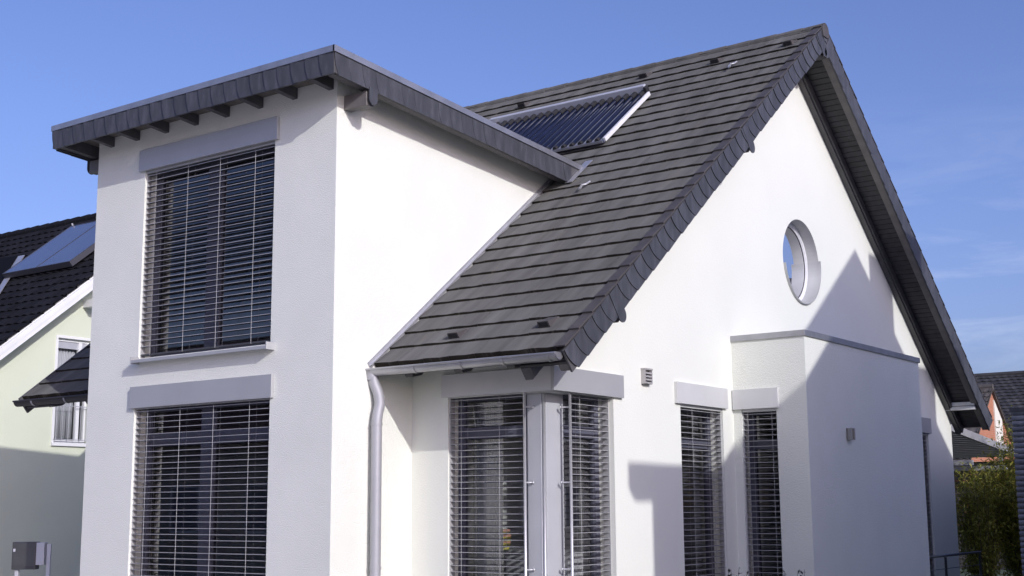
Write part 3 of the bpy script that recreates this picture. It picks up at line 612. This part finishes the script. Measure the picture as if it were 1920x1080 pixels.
off = len(a.v); a.v += c.v; a.f += [tuple(i+off for i in f) for f in c.f]; a.t += c.t
NR = a.build("roof", TILEDARK, NH, tint=True)
mb = MB()
for fr in (NF, NB): mb.obox(fr(NXL, 0, -.10), (NX-NXL-.03, 0, 0), fr(0, NSR, 0)-fr(0, 0, 0), fr(0, 0, -.02)-fr(0, 0, -.10))
mb.build("roof_deck", WHITE, NH)
mb = MB(); x = NXL
while x < NX:
    x2 = min(x+.38, NX); mb.tube([(x, NYR, NZR-.02), (x2+.02, NYR, NZR-.01)], [.10, .11], 12); x += .38
mb.build("ridge_cap", TILEDARK, NR, tint=True)
for fr in (NF, NB):
    mb = MB(); mb.obox(fr(NX-.03, .0, -.21), (.03, 0, 0), fr(0, NSR-.08, 0)-fr(0, 0, 0), fr(0, 0, -.035)-fr(0, 0, -.21)); mb.obox(fr(NX, .0, -.13), (.012, 0, 0), fr(0, NSR-.05, 0)-fr(0, 0, 0), fr(0, 0, -.035)-fr(0, 0, -.13)); mb.build("verge_board", WHITE, NH)
mb = MB(); mb.box(-11.9, NX-.04, 5.50, 5.66, 5.42, 5.56); mb.build("purlin_end", WHITE, NH)
# window
mb = MB(); frame(mb, nf, 5.0, 5.72, 2.86, 4.80, ((5.50, 5.57),), (), fw=.05, d0=-.12, d1=-.05); fbox(mb, nf, 4.95, 5.77, 2.80, 2.86, -.05, .05); fbox(mb, nf, 4.955, 5.0, 2.86, 4.85, .0, .015); fbox(mb, nf, 5.0, 5.72, 4.80, 4.85, 0, .015); NWN = mb.build("window", WHITE, NH)
mb = MB(); mb.quad(nf(5.04, 2.9, -.09), nf(5.7, 2.9, -.09), nf(5.7, 4.78, -.09), nf(5.04, 4.78, -.09)); mb.build("pane", glass("neighbour_glass", (.9, .92, .93), .8), NWN)
mb = MB(); fbox(mb, nf, 5.05, 5.67, 4.62, 4.75, -.11, -.075); mb.build("shutter_box", ALUL, NWN)
mb = MB()
for k in range(6): mb.tube([nf(5.03+k*.13, 2.9, .03), nf(5.03+k*.13, 3.55, .03)], .006, 6)
for z in (2.92, 3.54): mb.tube([nf(4.98, z, .03), nf(5.74, z, .03)], .009, 6)
mb.build("window_guard", ALUL, NWN)
mb = MB()
for k in range(40):
    t0, t1_ = k/40, (k+1)/40; A = lambda t: .02*math.sin(t*44)
    mb.quad(nf(5.05+.45*t0, 2.95, -.17+A(t0)), nf(5.05+.45*t1_, 2.95, -.17+A(t1_)), nf(5.05+.45*t1_, 4.62, -.17+A(t1_)), nf(5.05+.45*t0, 4.62, -.17+A(t0)))
o = mb.build("curtain", mat("net_curtain", (.55, .55, .57), .9), NWN, smooth=True); o.modifiers.new("thick", 'SOLIDIFY').thickness = .003
mb = MB(); mb.box(-12.5, -12.3, 4.8, 5.9, 2.7, 4.95); mb.build("room_wall", INTER, NH)
# valley flashing strips and small cross roof
mb = MB()
sv = lambda y: (y-NYE)/NC
mb.hexa([NF(-14.40, sv(5.25), .05), NF(-14.22, sv(5.25), .05), NF(-15.66, sv(6.70), .05), NF(-15.90, sv(6.70), .05), NF(-14.40, sv(5.25), .065), NF(-14.22, sv(5.25), .065), NF(-15.66, sv(6.70), .065), NF(-15.90, sv(6.70), .065)]); mb.build("valley_flashing", ZINCL, NR)
mb = MB()   # lower-left cross roof leaning on the main slope
P0 = NF(-15.9, sv(6.70), .06); P1 = NF(-14.40, sv(5.25), .06); P2 = NF(-13.6, sv(4.0), .06)
mb.prism([P0, P1, P2, NF(-22, sv(4.0), .5), NF(-22, sv(6.85), .16)], NF(0, 0, .02)-NF(0, 0, 0)); mb.build("cross_roof", TILEDARK, NR)
# solar panel on that roof
SP = thing("flat_solar_collector", "flat blue-grey glass solar collector on the black roof of the green house", "solar collector", NF(-13.8, sv(5.85), .1))
pg = mat("panel_glass", (.085, .105, .17), .15, 0, var=.05, spec=1.0)
mb = MB(); mb.obox(NF(-14.93, sv(5.84), .15), (2.22, 0, 0), NF(0, 1.97, 0)-NF(0, 0, 0), NF(0, 0, .02)-NF(0, 0, 0)); mb.build("glass_sheet", pg, SP)
mb = MB()
o0 = NF(-14.96, sv(5.84)-.03, .06)
mb.obox(o0, (2.28, 0, 0), NF(0, .029, 0)-NF(0, 0, 0), NF(0, 0, .115)-NF(0, 0, 0)); mb.obox(NF(-14.96, sv(5.84)+1.971, .06), (2.28, 0, 0), NF(0, .03, 0)-NF(0, 0, 0), NF(0, 0, .115)-NF(0, 0, 0))
mb.obox(NF(-14.96, sv(5.84), .06), (.029, 0, 0), NF(0, 1.97, 0)-NF(0, 0, 0), NF(0, 0, .115)-NF(0, 0, 0)); mb.obox(NF(-12.709, sv(5.84), .06), (.03, 0, 0), NF(0, 1.97, 0)-NF(0, 0, 0), NF(0, 0, .115)-NF(0, 0, 0)); mb.obox(NF(-13.83, sv(5.84), .171), (.03, 0, 0), NF(0, 1.97, 0)-NF(0, 0, 0), NF(0, 0, .004)-NF(0, 0, 0)); mb.build("frame", mat("collector_frame", (.10, .10, .115), .5, .5), SP)
for x in (-14.5, -13.2):
    for s in (sv(5.84)+.2, sv(5.84)+1.7): mb = MB(); mb.obox(NF(x, s, .02), (.05, 0, 0), NF(0, .05, 0)-NF(0, 0, 0), NF(0, 0, .04)-NF(0, 0, 0)); mb.build("roof_bracket", ALUL, SP)
mb = MB(); mb.tube([NF(-14.9, sv(5.84)+1.99, .1), NF(-14.9, sv(5.84)+2.02, .22)], .02, 6); mb.build("roof_bracket", ALUL, SP)
# mailbox in the front garden
MXB = thing("mailbox", "grey box mailbox on a post at the lower left before the green wall", "mailbox", (-6.85, 1.17, 0))
mg = mat("mailbox_metal", (.10, .10, .10), .4, .6, var=.1)
d_, e_ = V((.82, .57, 0)), V((-.57, .82, 0))
p = V((-7.02, 1.08, .83))
mb = MB(); mb.obox(p, d_*.33, e_*.15, (0, 0, .37)); mb.build("box", mg, MXB, bevel=.008)
mb = MB(); mb.obox(p-e_*.008+V((0, 0, .05))+d_*.012, d_*.306, e_*.007, (0, 0, .30)); D_ = mb.build("door", mat("mailbox_door", (.12, .12, .12), .35, .7, var=.15), MXB, bevel=.002)
mb = MB(); mb.obox(p-e_*.012+V((0, 0, .24))+d_*.02, d_*.03, e_*.004, (0, 0, .04)); mb.build("lock", ALUL, D_)
mb = MB(); mb.obox(p+d_*.331+V((0, 0, .06)), d_*.11, e_*.14, (0, 0, .30)); mb.build("newspaper_tube", ALUL, MXB, bevel=.006)
mb = MB(); mb.obox(p+d_*.03+e_*.05+V((0, 0, -.83)), d_*.05, e_*.05, (0, 0, .829)); mb.build("post", ALUL, MXB, bevel=.003); mb = MB(); mb.obox(p+d_*.46+e_*.05+V((0, 0, -.83)), d_*.05, e_*.05, (0, 0, 1.17)); mb.build("post", ALUL, MXB, bevel=.003)
# ------------------------------------------------------------------ right background
def gable_house(name, label, x0, x1, yc, half, ze, zr, wm, rm, over=.3, parent_loc=None, tilew=.3, ridge='x'):
    """house with its ridge along X (or Y), gables at x0 and x1"""
    T = thing(name, label, "house", (x0, yc, 0))
    S = (lambda a, b2, c: V((a, b2, c))) if ridge == 'x' else (lambda a, b2, c: V((b2-yc+x0, a-x0+yc, c)))
    mb = MB()
    for x in (x0, x1): mb.sheet([(yc-half, 0), (yc+half, 0), (yc+half, ze), (yc, zr), (yc-half, ze)], [], lambda u, z, w, x=x: S(x, u, z))
    for y in (yc-half, yc+half): mb.quad(S(x0, y, 0), S(x1, y, 0), S(x1, y, ze), S(x0, y, ze))
    mb.build("wall", wm, T)
    th = math.atan2(zr-ze, half); c_, s_ = math.cos(th), math.sin(th); Ls = half/c_
    mb = None
    for sg in (-1, 1):
        fr = lambda x, s, n, sg=sg: S(x, yc+sg*(half+over*c_-s*c_+n*s_), ze-over*s_+s*s_+n*c_+.06)
        q = tiles(fr, x0-over, x1+over, 0, Ls+over, .33, tilew, .045, amp=.018, seg=4, var=.25)
        q.obox(fr(x0-over+.01, 0, -.10), fr(x1+over-.01, 0, -.1)-fr(x0-over+.01, 0, -.1), fr(0, Ls+over, 0)-fr(0, 0, 0), fr(0, 0, -.03)-fr(0, 0, -.10), tint=.7)
        if mb is None: mb = q
        else:
            off = len(mb.v); mb.v += q.v; mb.f += [tuple(i+off for i in f) for f in q.f]; mb.t += q.t
    R_ = mb.build("roof", rm, T, tint=True)
    mb = MB(); mb.tube([S(x0-over, yc, zr+.06), S(x1+over, yc, zr+.06)], .13, 10); mb.build("ridge_cap", rm, R_, tint=True)
    return T, S
BRICK = bpy.data.materials.new("orange_brick"); BRICK.use_nodes = True
n = BRICK.node_tree; bt = n.nodes.new("ShaderNodeTexBrick"); tc = n.nodes.new("ShaderNodeTexCoord"); sp_ = n.nodes.new("ShaderNodeSeparateXYZ"); cb_ = n.nodes.new("ShaderNodeCombineXYZ"); ad = n.nodes.new("ShaderNodeMath")
n.links.new(tc.outputs["Object"], sp_.inputs[0]); n.links.new(sp_.outputs[0], ad.inputs[0]); n.links.new(sp_.outputs[1], ad.inputs[1]); n.links.new(ad.outputs[0], cb_.inputs[0]); n.links.new(sp_.outputs[2], cb_.inputs[1]); n.links.new(cb_.outputs[0], bt.inputs["Vector"])
bt.inputs["Scale"].default_value = 1; bt.inputs["Brick Width"].default_value = .25; bt.inputs["Row Height"].default_value = .083; bt.inputs["Mortar Size"].default_value = .010
bt.inputs["Color1"].default_value = (.44, .165, .085, 1); bt.inputs["Color2"].default_value = (.38, .14, .07, 1); bt.inputs["Mortar"].default_value = (.36, .22, .15, 1)
n.links.new(bt.outputs["Color"], n.nodes["Principled BSDF"].inputs["Base Color"]); n.nodes["Principled BSDF"].inputs["Roughness"].default_value = .85
BTILE = mat("brown_grey_tile", (.085, .075, .066), .7, var=.3, vscale=3, tint=True, dirt=((.17, .15, .12), 2.5))
# gable plane x=-7.0; apex y=46.4 z=6.85
BH, S_ = gable_house("brick_house", "orange brick gabled house with cream shutter panel seen past the roof edge", -15, -7.05, 45.95, 4.2, 2.75, 6.38, BRICK, BTILE, over=.12)
bf = lambda u, z, w: V((-7.05+w, u, z))
mb = MB(); mb.prism([bf(46.2, 3.9, .002), bf(47.15, 3.9, .002), bf(47.15, 5.12, .002), bf(46.2, 5.92, .002)], (.05, 0, 0)); mb.build("shutter_panel", mat("cream_panel", (.72, .70, .60), .6), BH)
mb = MB(); fbox(mb, bf, 46.45, 46.95, 3.25, 3.89, .002, .04); mb.build("window", FRAME, BH)
mb = MB(); fbox(mb, bf, 44.55, 45.15, 3.55, 4.08, .002, .05); fbox(mb, bf, 44.45, 45.25, 4.09, 4.20, .002, .09); mb.build("roller_shutter", WHITE, BH)
TH2, S2 = gable_house("tiled_house", "house with large dark pantile roof behind the orange brick gable", -26, 6, 60.5, 7.0, 3.7, 8.25, mat("beige_plaster", (.5, .47, .42), .9), mat("dark_pantile", (.05, .048, .046), .6, var=.3, vscale=2, tint=True), tilew=.36)
# carport with flat glazed roof
CPT = thing("carport", "grey flat roofed carport behind the house beside the bush", "carport", (.3, 17.9, 0))
cm = mat("carport_metal", (.34, .34, .34), .5, .2, var=.15, vscale=4); 
zc_ = lambda y: 3.11-(y-16.39)*.084
mb = MB()
for k in range(22): y = 14.3+k*.30; mb.hexa([(x, yy, zc_(yy)+dz-.06) for dz in (0, .03) for x, yy in ((-3, y), (.99, y), (.99, y+.25), (-3, y+.25))])
mb.build("roof_sheet", cm, CPT)
mb = MB(); mb.hexa([(x, yy, zc_(yy)+dz) for dz in (-.145, 0) for x, yy in ((1.0, 14.2), (1.07, 14.2), (1.07, 21), (1.0, 21))]); mb.build("fascia", cm, CPT)
for y, z in ((15.6, 2.545), (17.2, 2.50), (19.5, 2.45)): mb = MB(); mb.box(-3, .98, y, y+.10, z-.10, z); mb.build("cross_beam", ALUL, CPT)
for y in (14.5, 20.6): mb = MB(); mb.box(.86, .96, y, y+.1, 0, zc_(y)-.15); mb.build("post", cm, CPT)
mb = MB()
for k in range(17): mb.box(-3, .9, 20.75, 20.78, .2+k*.14, .335+k*.14)
mb.build("slat_wall", WOODGREY, CPT)
# bush ------------------------------------------------------------------
LEAF = mat("leaf", (.25, .255, .045), .6, var=.35, vscale=3, tint=True)
n = LEAF.node_tree; p_ = n.nodes["Principled BSDF"]; tl = n.nodes.new("ShaderNodeBsdfTranslucent"); ms = n.nodes.new("ShaderNodeMixShader"); ms.inputs[0].default_value = .35
n.links.new(p_.inputs["Base Color"].links[0].from_socket, tl.inputs[0]); n.links.new(p_.outputs[0], ms.inputs[1]); n.links.new(tl.outputs[0], ms.inputs[2]); n.links.new(ms.outputs[0], n.nodes["Material Output"].inputs[0])
def bush(name, label, cx, cy, r, h, n, stems, leaf=.11, z0=.3, cat="bush", lw=.26):
    T = thing(name, label, cat, (cx, cy, 0)); mb = MB(); rng = random.Random(int(cx*100+cy*7))
    st = MB(); tips = []
    for k in range(stems):
        a = rng.uniform(0, 6.28); rr = r*math.sqrt(rng.random())*.95; bx, by = cx+.35*rr*math.cos(a), cy+.35*rr*math.sin(a); tx, ty = cx+rr*math.cos(a), cy+rr*math.sin(a)
        hh = h*(1-.42*(rr/r)**2)*rng.uniform(.72, 1.02); path = [V((bx+(tx-bx)*t**1.6, by+(ty-by)*t**1.6, hh*t)) for t in (0, .25, .5, .75, 1)]
        st.tube(path, [.012, .011, .009, .006, .003], 5); tips.append(path)
    for k in range(n):
        P = tips[rng.randrange(len(tips))]; t = rng.uniform(.08, 1)**.8*4; i = min(int(t), 3); p = P[i].lerp(P[i+1], t-i)
        p = p+V((rng.gauss(0, .10), rng.gauss(0, .10), rng.gauss(0, .08)))
        d = V((rng.gauss(0, 1), rng.gauss(0, 1), rng.gauss(-.25, .6))).normalized(); s = d.cross(V((rng.gauss(0, .4), rng.gauss(0, .4), 1))).normalized(); L_ = leaf*rng.uniform(.6, 1.3); W_ = L_*lw
        dr = V((0, 0, -L_*.18)); tn = rng.uniform(.6, 1.5)
        mb.quad(p, p+d*L_*.45+s*W_*.5, p+d*L_+dr, p+d*L_*.45-s*W_*.5, tint=(tn*rng.uniform(.85, 1.2), tn, tn))
    mb.build("foliage", LEAF, T, tint=True); st.build("stem", mat("stem", (.10, .085, .04), .7), T)
    return T
bush("bamboo_bush", "leafy yellow-green bamboo bush between the house corner and the grey clad shed", 2.1, 17.3, 1.2, 3.5, 36000, 140, leaf=.095, lw=.30)
bush("low_bush", "lower dark green bush at the foot of the back house corner", 1.35, 16.3, .62, 2.65, 10000, 36, leaf=.09, lw=.30)
# clad shed at the right edge
SH = thing("shed", "dark grey shed with horizontal rounded cladding boards at the right edge", "shed", (4.4, 11.6, 0))
sm_ = mat("cladding_board", (.24, .24, .26), .55, var=.25, vscale=6, bump=.003, bscale=30, tint=True)
SX, SY = 3.56, 11.05
mb = MB(); z = .0
while z < 2.98:
    hgt = .082; t = 1+random.uniform(-.2, .2)
    for (o_, dr_, ln, nv) in ((V((SX, SY, z)), V((1, 0, 0)), 4.0, V((0, -1, 0))), (V((SX, SY, z)), V((0, 1, 0)), 4.3, V((-1, 0, 0)))):
        prof = [(0, .0), (.012, .012), (.022, .024), (.026, .044), (.020, .064), (.0, .074)]
        for k in range(len(prof)-1):
            a_, c_ = prof[k], prof[k+1]; e0 = -.03 if nv.y else 0
            P = lambda q, l: o_+dr_*l+nv*q[0]+V((0, 0, q[1]))
            mb.quad(P(a_, -.02), P(a_, ln), P(c_, ln), P(c_, -.02), tint=t)
        mb.quad(*[o_+dr_*-.02+nv*q[0]+V((0, 0, q[1])) for q in prof], tint=t)
    z += hgt
mb.box(SX+.03, SX+4, SY+.03, SY+4.3, 0, 3.0, tint=.4)  # rear length out of view extended to shade the foot of the bush
mb.build("cladding", sm_, SH, tint=True)
mb = MB(); mb.box(SX-.04, SX+4.05, SY-.05, SY+4.35, 3.0, 3.06); mb.build("roof", WOODGREY, SH)
# handrail beside the back steps
RAILM = mat("rail_steel", (.22, .22, .23), .35, .8)
RL = thing("handrail", "steel handrail with posts beside the back corner of the white house", "railing", (2.2, 12, 0))
mb = MB(); mb.tube([(2.2, 9.3, .82), (2.2, 13.42, .826)], .021, 10); rail = mb.build("top_rail", RAILM, RL, smooth=True)
for y in (9.6, 11.64, 13.38):
    mb = MB(); mb.tube([(2.2, y, 0), (2.2, y, .80)], .020, 10); mb.build("post", RAILM, RL, smooth=True)
mb = MB()
for z in (.62, .45, .28): mb.tube([(2.2, 9.3, z), (2.2, 13.38, z)], .006, 6)
mb.build("wire", RAILM, RL, smooth=True)
# small twiggy plants in front of the gable wall
TW = mat("twig", (.03, .025, .02), .8); TL = mat("twig_leaf", (.03, .03, .022), .7, tint=True)
def twig_plant(cx, cy, h, label, n=9):
    T = thing("garden_plant", label, "plant", (cx, cy, 0), "twiggy plants at the foot of the gable wall"); rng = random.Random(int(cx*1000+cy*31)); st, lf = MB(), MB()
    for k in range(n):
        a = rng.uniform(0, 6.28); l = rng.uniform(.02, .16); p0 = V((cx, cy, 0)); p1 = V((cx+l*math.cos(a), cy+l*math.sin(a), h*rng.uniform(.75, 1)))
        pts = [p0.lerp(p1, t)+V((rng.gauss(0, .012), rng.gauss(0, .012), 0)) for t in (0, .3, .6, .8, 1)]; st.tube(pts, [.005, .004, .0035, .003, .002], 5)
        for q in range(26):
            t = rng.uniform(.35, 1); p = p0.lerp(p1, t); d = V((rng.gauss(0, 1), rng.gauss(0, 1), rng.gauss(.5, .5))).normalized(); s = d.cross(V((0, 0, 1))).normalized(); L_ = rng.uniform(.03, .065)
            lf.quad(p, p+d*L_*.5+s*L_*.3, p+d*L_, p+d*L_*.5-s*L_*.3, tint=rng.uniform(.5, 1.5))
    lf.build("leaf", TL, T, tint=True); st.build("stem", TW, T)
for x, y, h, l in ((3.0, 2.74, 1.03, "small dark twiggy plant below the narrow gable window, left of the wall pier"), (3.0, 3.20, .93, "low twiggy plant in the middle of the row under the gable windows"), (3.0, 3.75, .90, "low twiggy plant before the left face of the side bay"), (3.0, 4.33, .93, "twiggy plant nearest the outer corner of the side bay")):
    twig_plant(x, y, h, l)
# ------------------------------------------------------------------ houses outside the frame that shade the gable and show in the glass
SX0 = 10.86
NBH = thing("neighbour_house", "tall gabled house with a chimney across the side garden, east of the white house", "house", (SX0, 5.6, 0))
wmn = mat("neighbour_plaster", (.72, .70, .66), .9, var=.05)
gp = [(1.0, 0), (9.9, 0), (9.9, 6.25), (5.62, 9.54), (1.0, 6.16)]
mb = MB(); mb.sheet(gp, [], lambda u, z, w: V((SX0, u, z))); mb.sheet(gp, [], lambda u, z, w: V((SX0+9, u, z)))
mb.quad((SX0, 1, 0), (SX0+9, 1, 0), (SX0+9, 1, 6.16), (SX0, 1, 6.16)); mb.quad((SX0, 9.9, 0), (SX0+9, 9.9, 0), (SX0+9, 9.9, 6.25), (SX0, 9.9, 6.25)); mb.build("wall", wmn, NBH)
mb = MB(); mb.hexa([(SX0, .85, 6.05), (SX0+9, .85, 6.05), (SX0+9, 5.62, 9.54), (SX0, 5.62, 9.54), (SX0, .85, 5.95), (SX0+9, .85, 5.95), (SX0+9, 5.62, 9.44), (SX0, 5.62, 9.44)]); mb.hexa([(SX0, 10.1, 6.10), (SX0+9, 10.1, 6.10), (SX0+9, 5.62, 9.545), (SX0, 5.62, 9.545), (SX0, 10.1, 6.0), (SX0+9, 10.1, 6.0), (SX0+9, 5.62, 9.44), (SX0, 5.62, 9.44)]); mb.build("roof", TILEDARK, NBH)
mb = MB(); mb.box(SX0, SX0+.5, 6.165, 6.90, 7.5, 9.56); mb.build("chimney", BRICK, NBH)
mb = MB(); mb.box(SX0, SX0+.6, 8.05, 8.62, 6.8, 7.95); mb.build("dormer", wmn, NBH)
mb = MB(); mb.box(SX0, SX0+6, -.635, .99, 0, 5.83); mb.build("extension", wmn, NBH)
mb = MB(); mb.box(SX0-.02, SX0+.30, -1.12, -.63, 5.88, 6.155); mb.box(SX0-.02, SX0+6.0, -.64, .99, 5.84, 6.15); mb.build("extension_roof", ZINC, NBH)
def back_house(label, x0, x1, yc, half, ze, zr, wc, rc):
    T = thing("street_house", label, "house", (x0, yc, 0)); mb = MB(); pg_ = [(yc-half, 0), (yc+half, 0), (yc+half, ze), (yc, zr), (yc-half, ze)]
    for x in (x0, x1): mb.sheet(pg_, [], lambda u, z, w, x=x: V((x, u, z)))
    for y in (yc-half, yc+half): mb.quad((x0, y, 0), (x1, y, 0), (x1, y, ze), (x0, y, ze))
    mb.build("wall", mat("street_plaster", wc, .9, var=.05), T); mb = MB(); s = (zr-ze)/half
    for sg in (-1, 1): mb.hexa([(x0-.4, yc+sg*(half+.4), ze-.4*s+.03), (x1+.4, yc+sg*(half+.4), ze-.4*s+.03), (x1+.4, yc, zr+.03), (x0-.4, yc, zr+.03), (x0-.4, yc+sg*(half+.4), ze-.4*s+.18), (x1+.4, yc+sg*(half+.4), ze-.4*s+.18), (x1+.4, yc, zr+.18), (x0-.4, yc, zr+.18)])
    mb.build("roof", mat("street_roof", rc, .7, var=.2), T); sgy = 1 if yc < 0 else -1
    for k in range(int((x1-x0)/3)):
        for z in (1.0, 3.6):
            if z+1.3 > ze: continue
            mb = MB(); xa = x0+1+k*3; y = yc+sgy*half; mb.box(xa, xa+1.2, min(y, y+sgy*.04), max(y, y+sgy*.04), z, z+1.3); Wn = mb.build("window", WHITE, T)
            mb = MB(); y2 = y+sgy*.042; mb.box(xa+.08, xa+1.12, min(y2, y2+sgy*.006), max(y2, y2+sgy*.006), z+.08, z+1.22); mb.build("pane", FRAME, Wn)
back_house("red roofed street house opposite the front bay", -36, -8, -19, 5, 3.6, 6.9, (.40, .36, .30), (.10, .045, .03))
back_house("grey roofed house at the far end of the side garden", 8.5, 22, 29, 5, 5.2, 8.6, (.45, .43, .40), (.05, .05, .05))
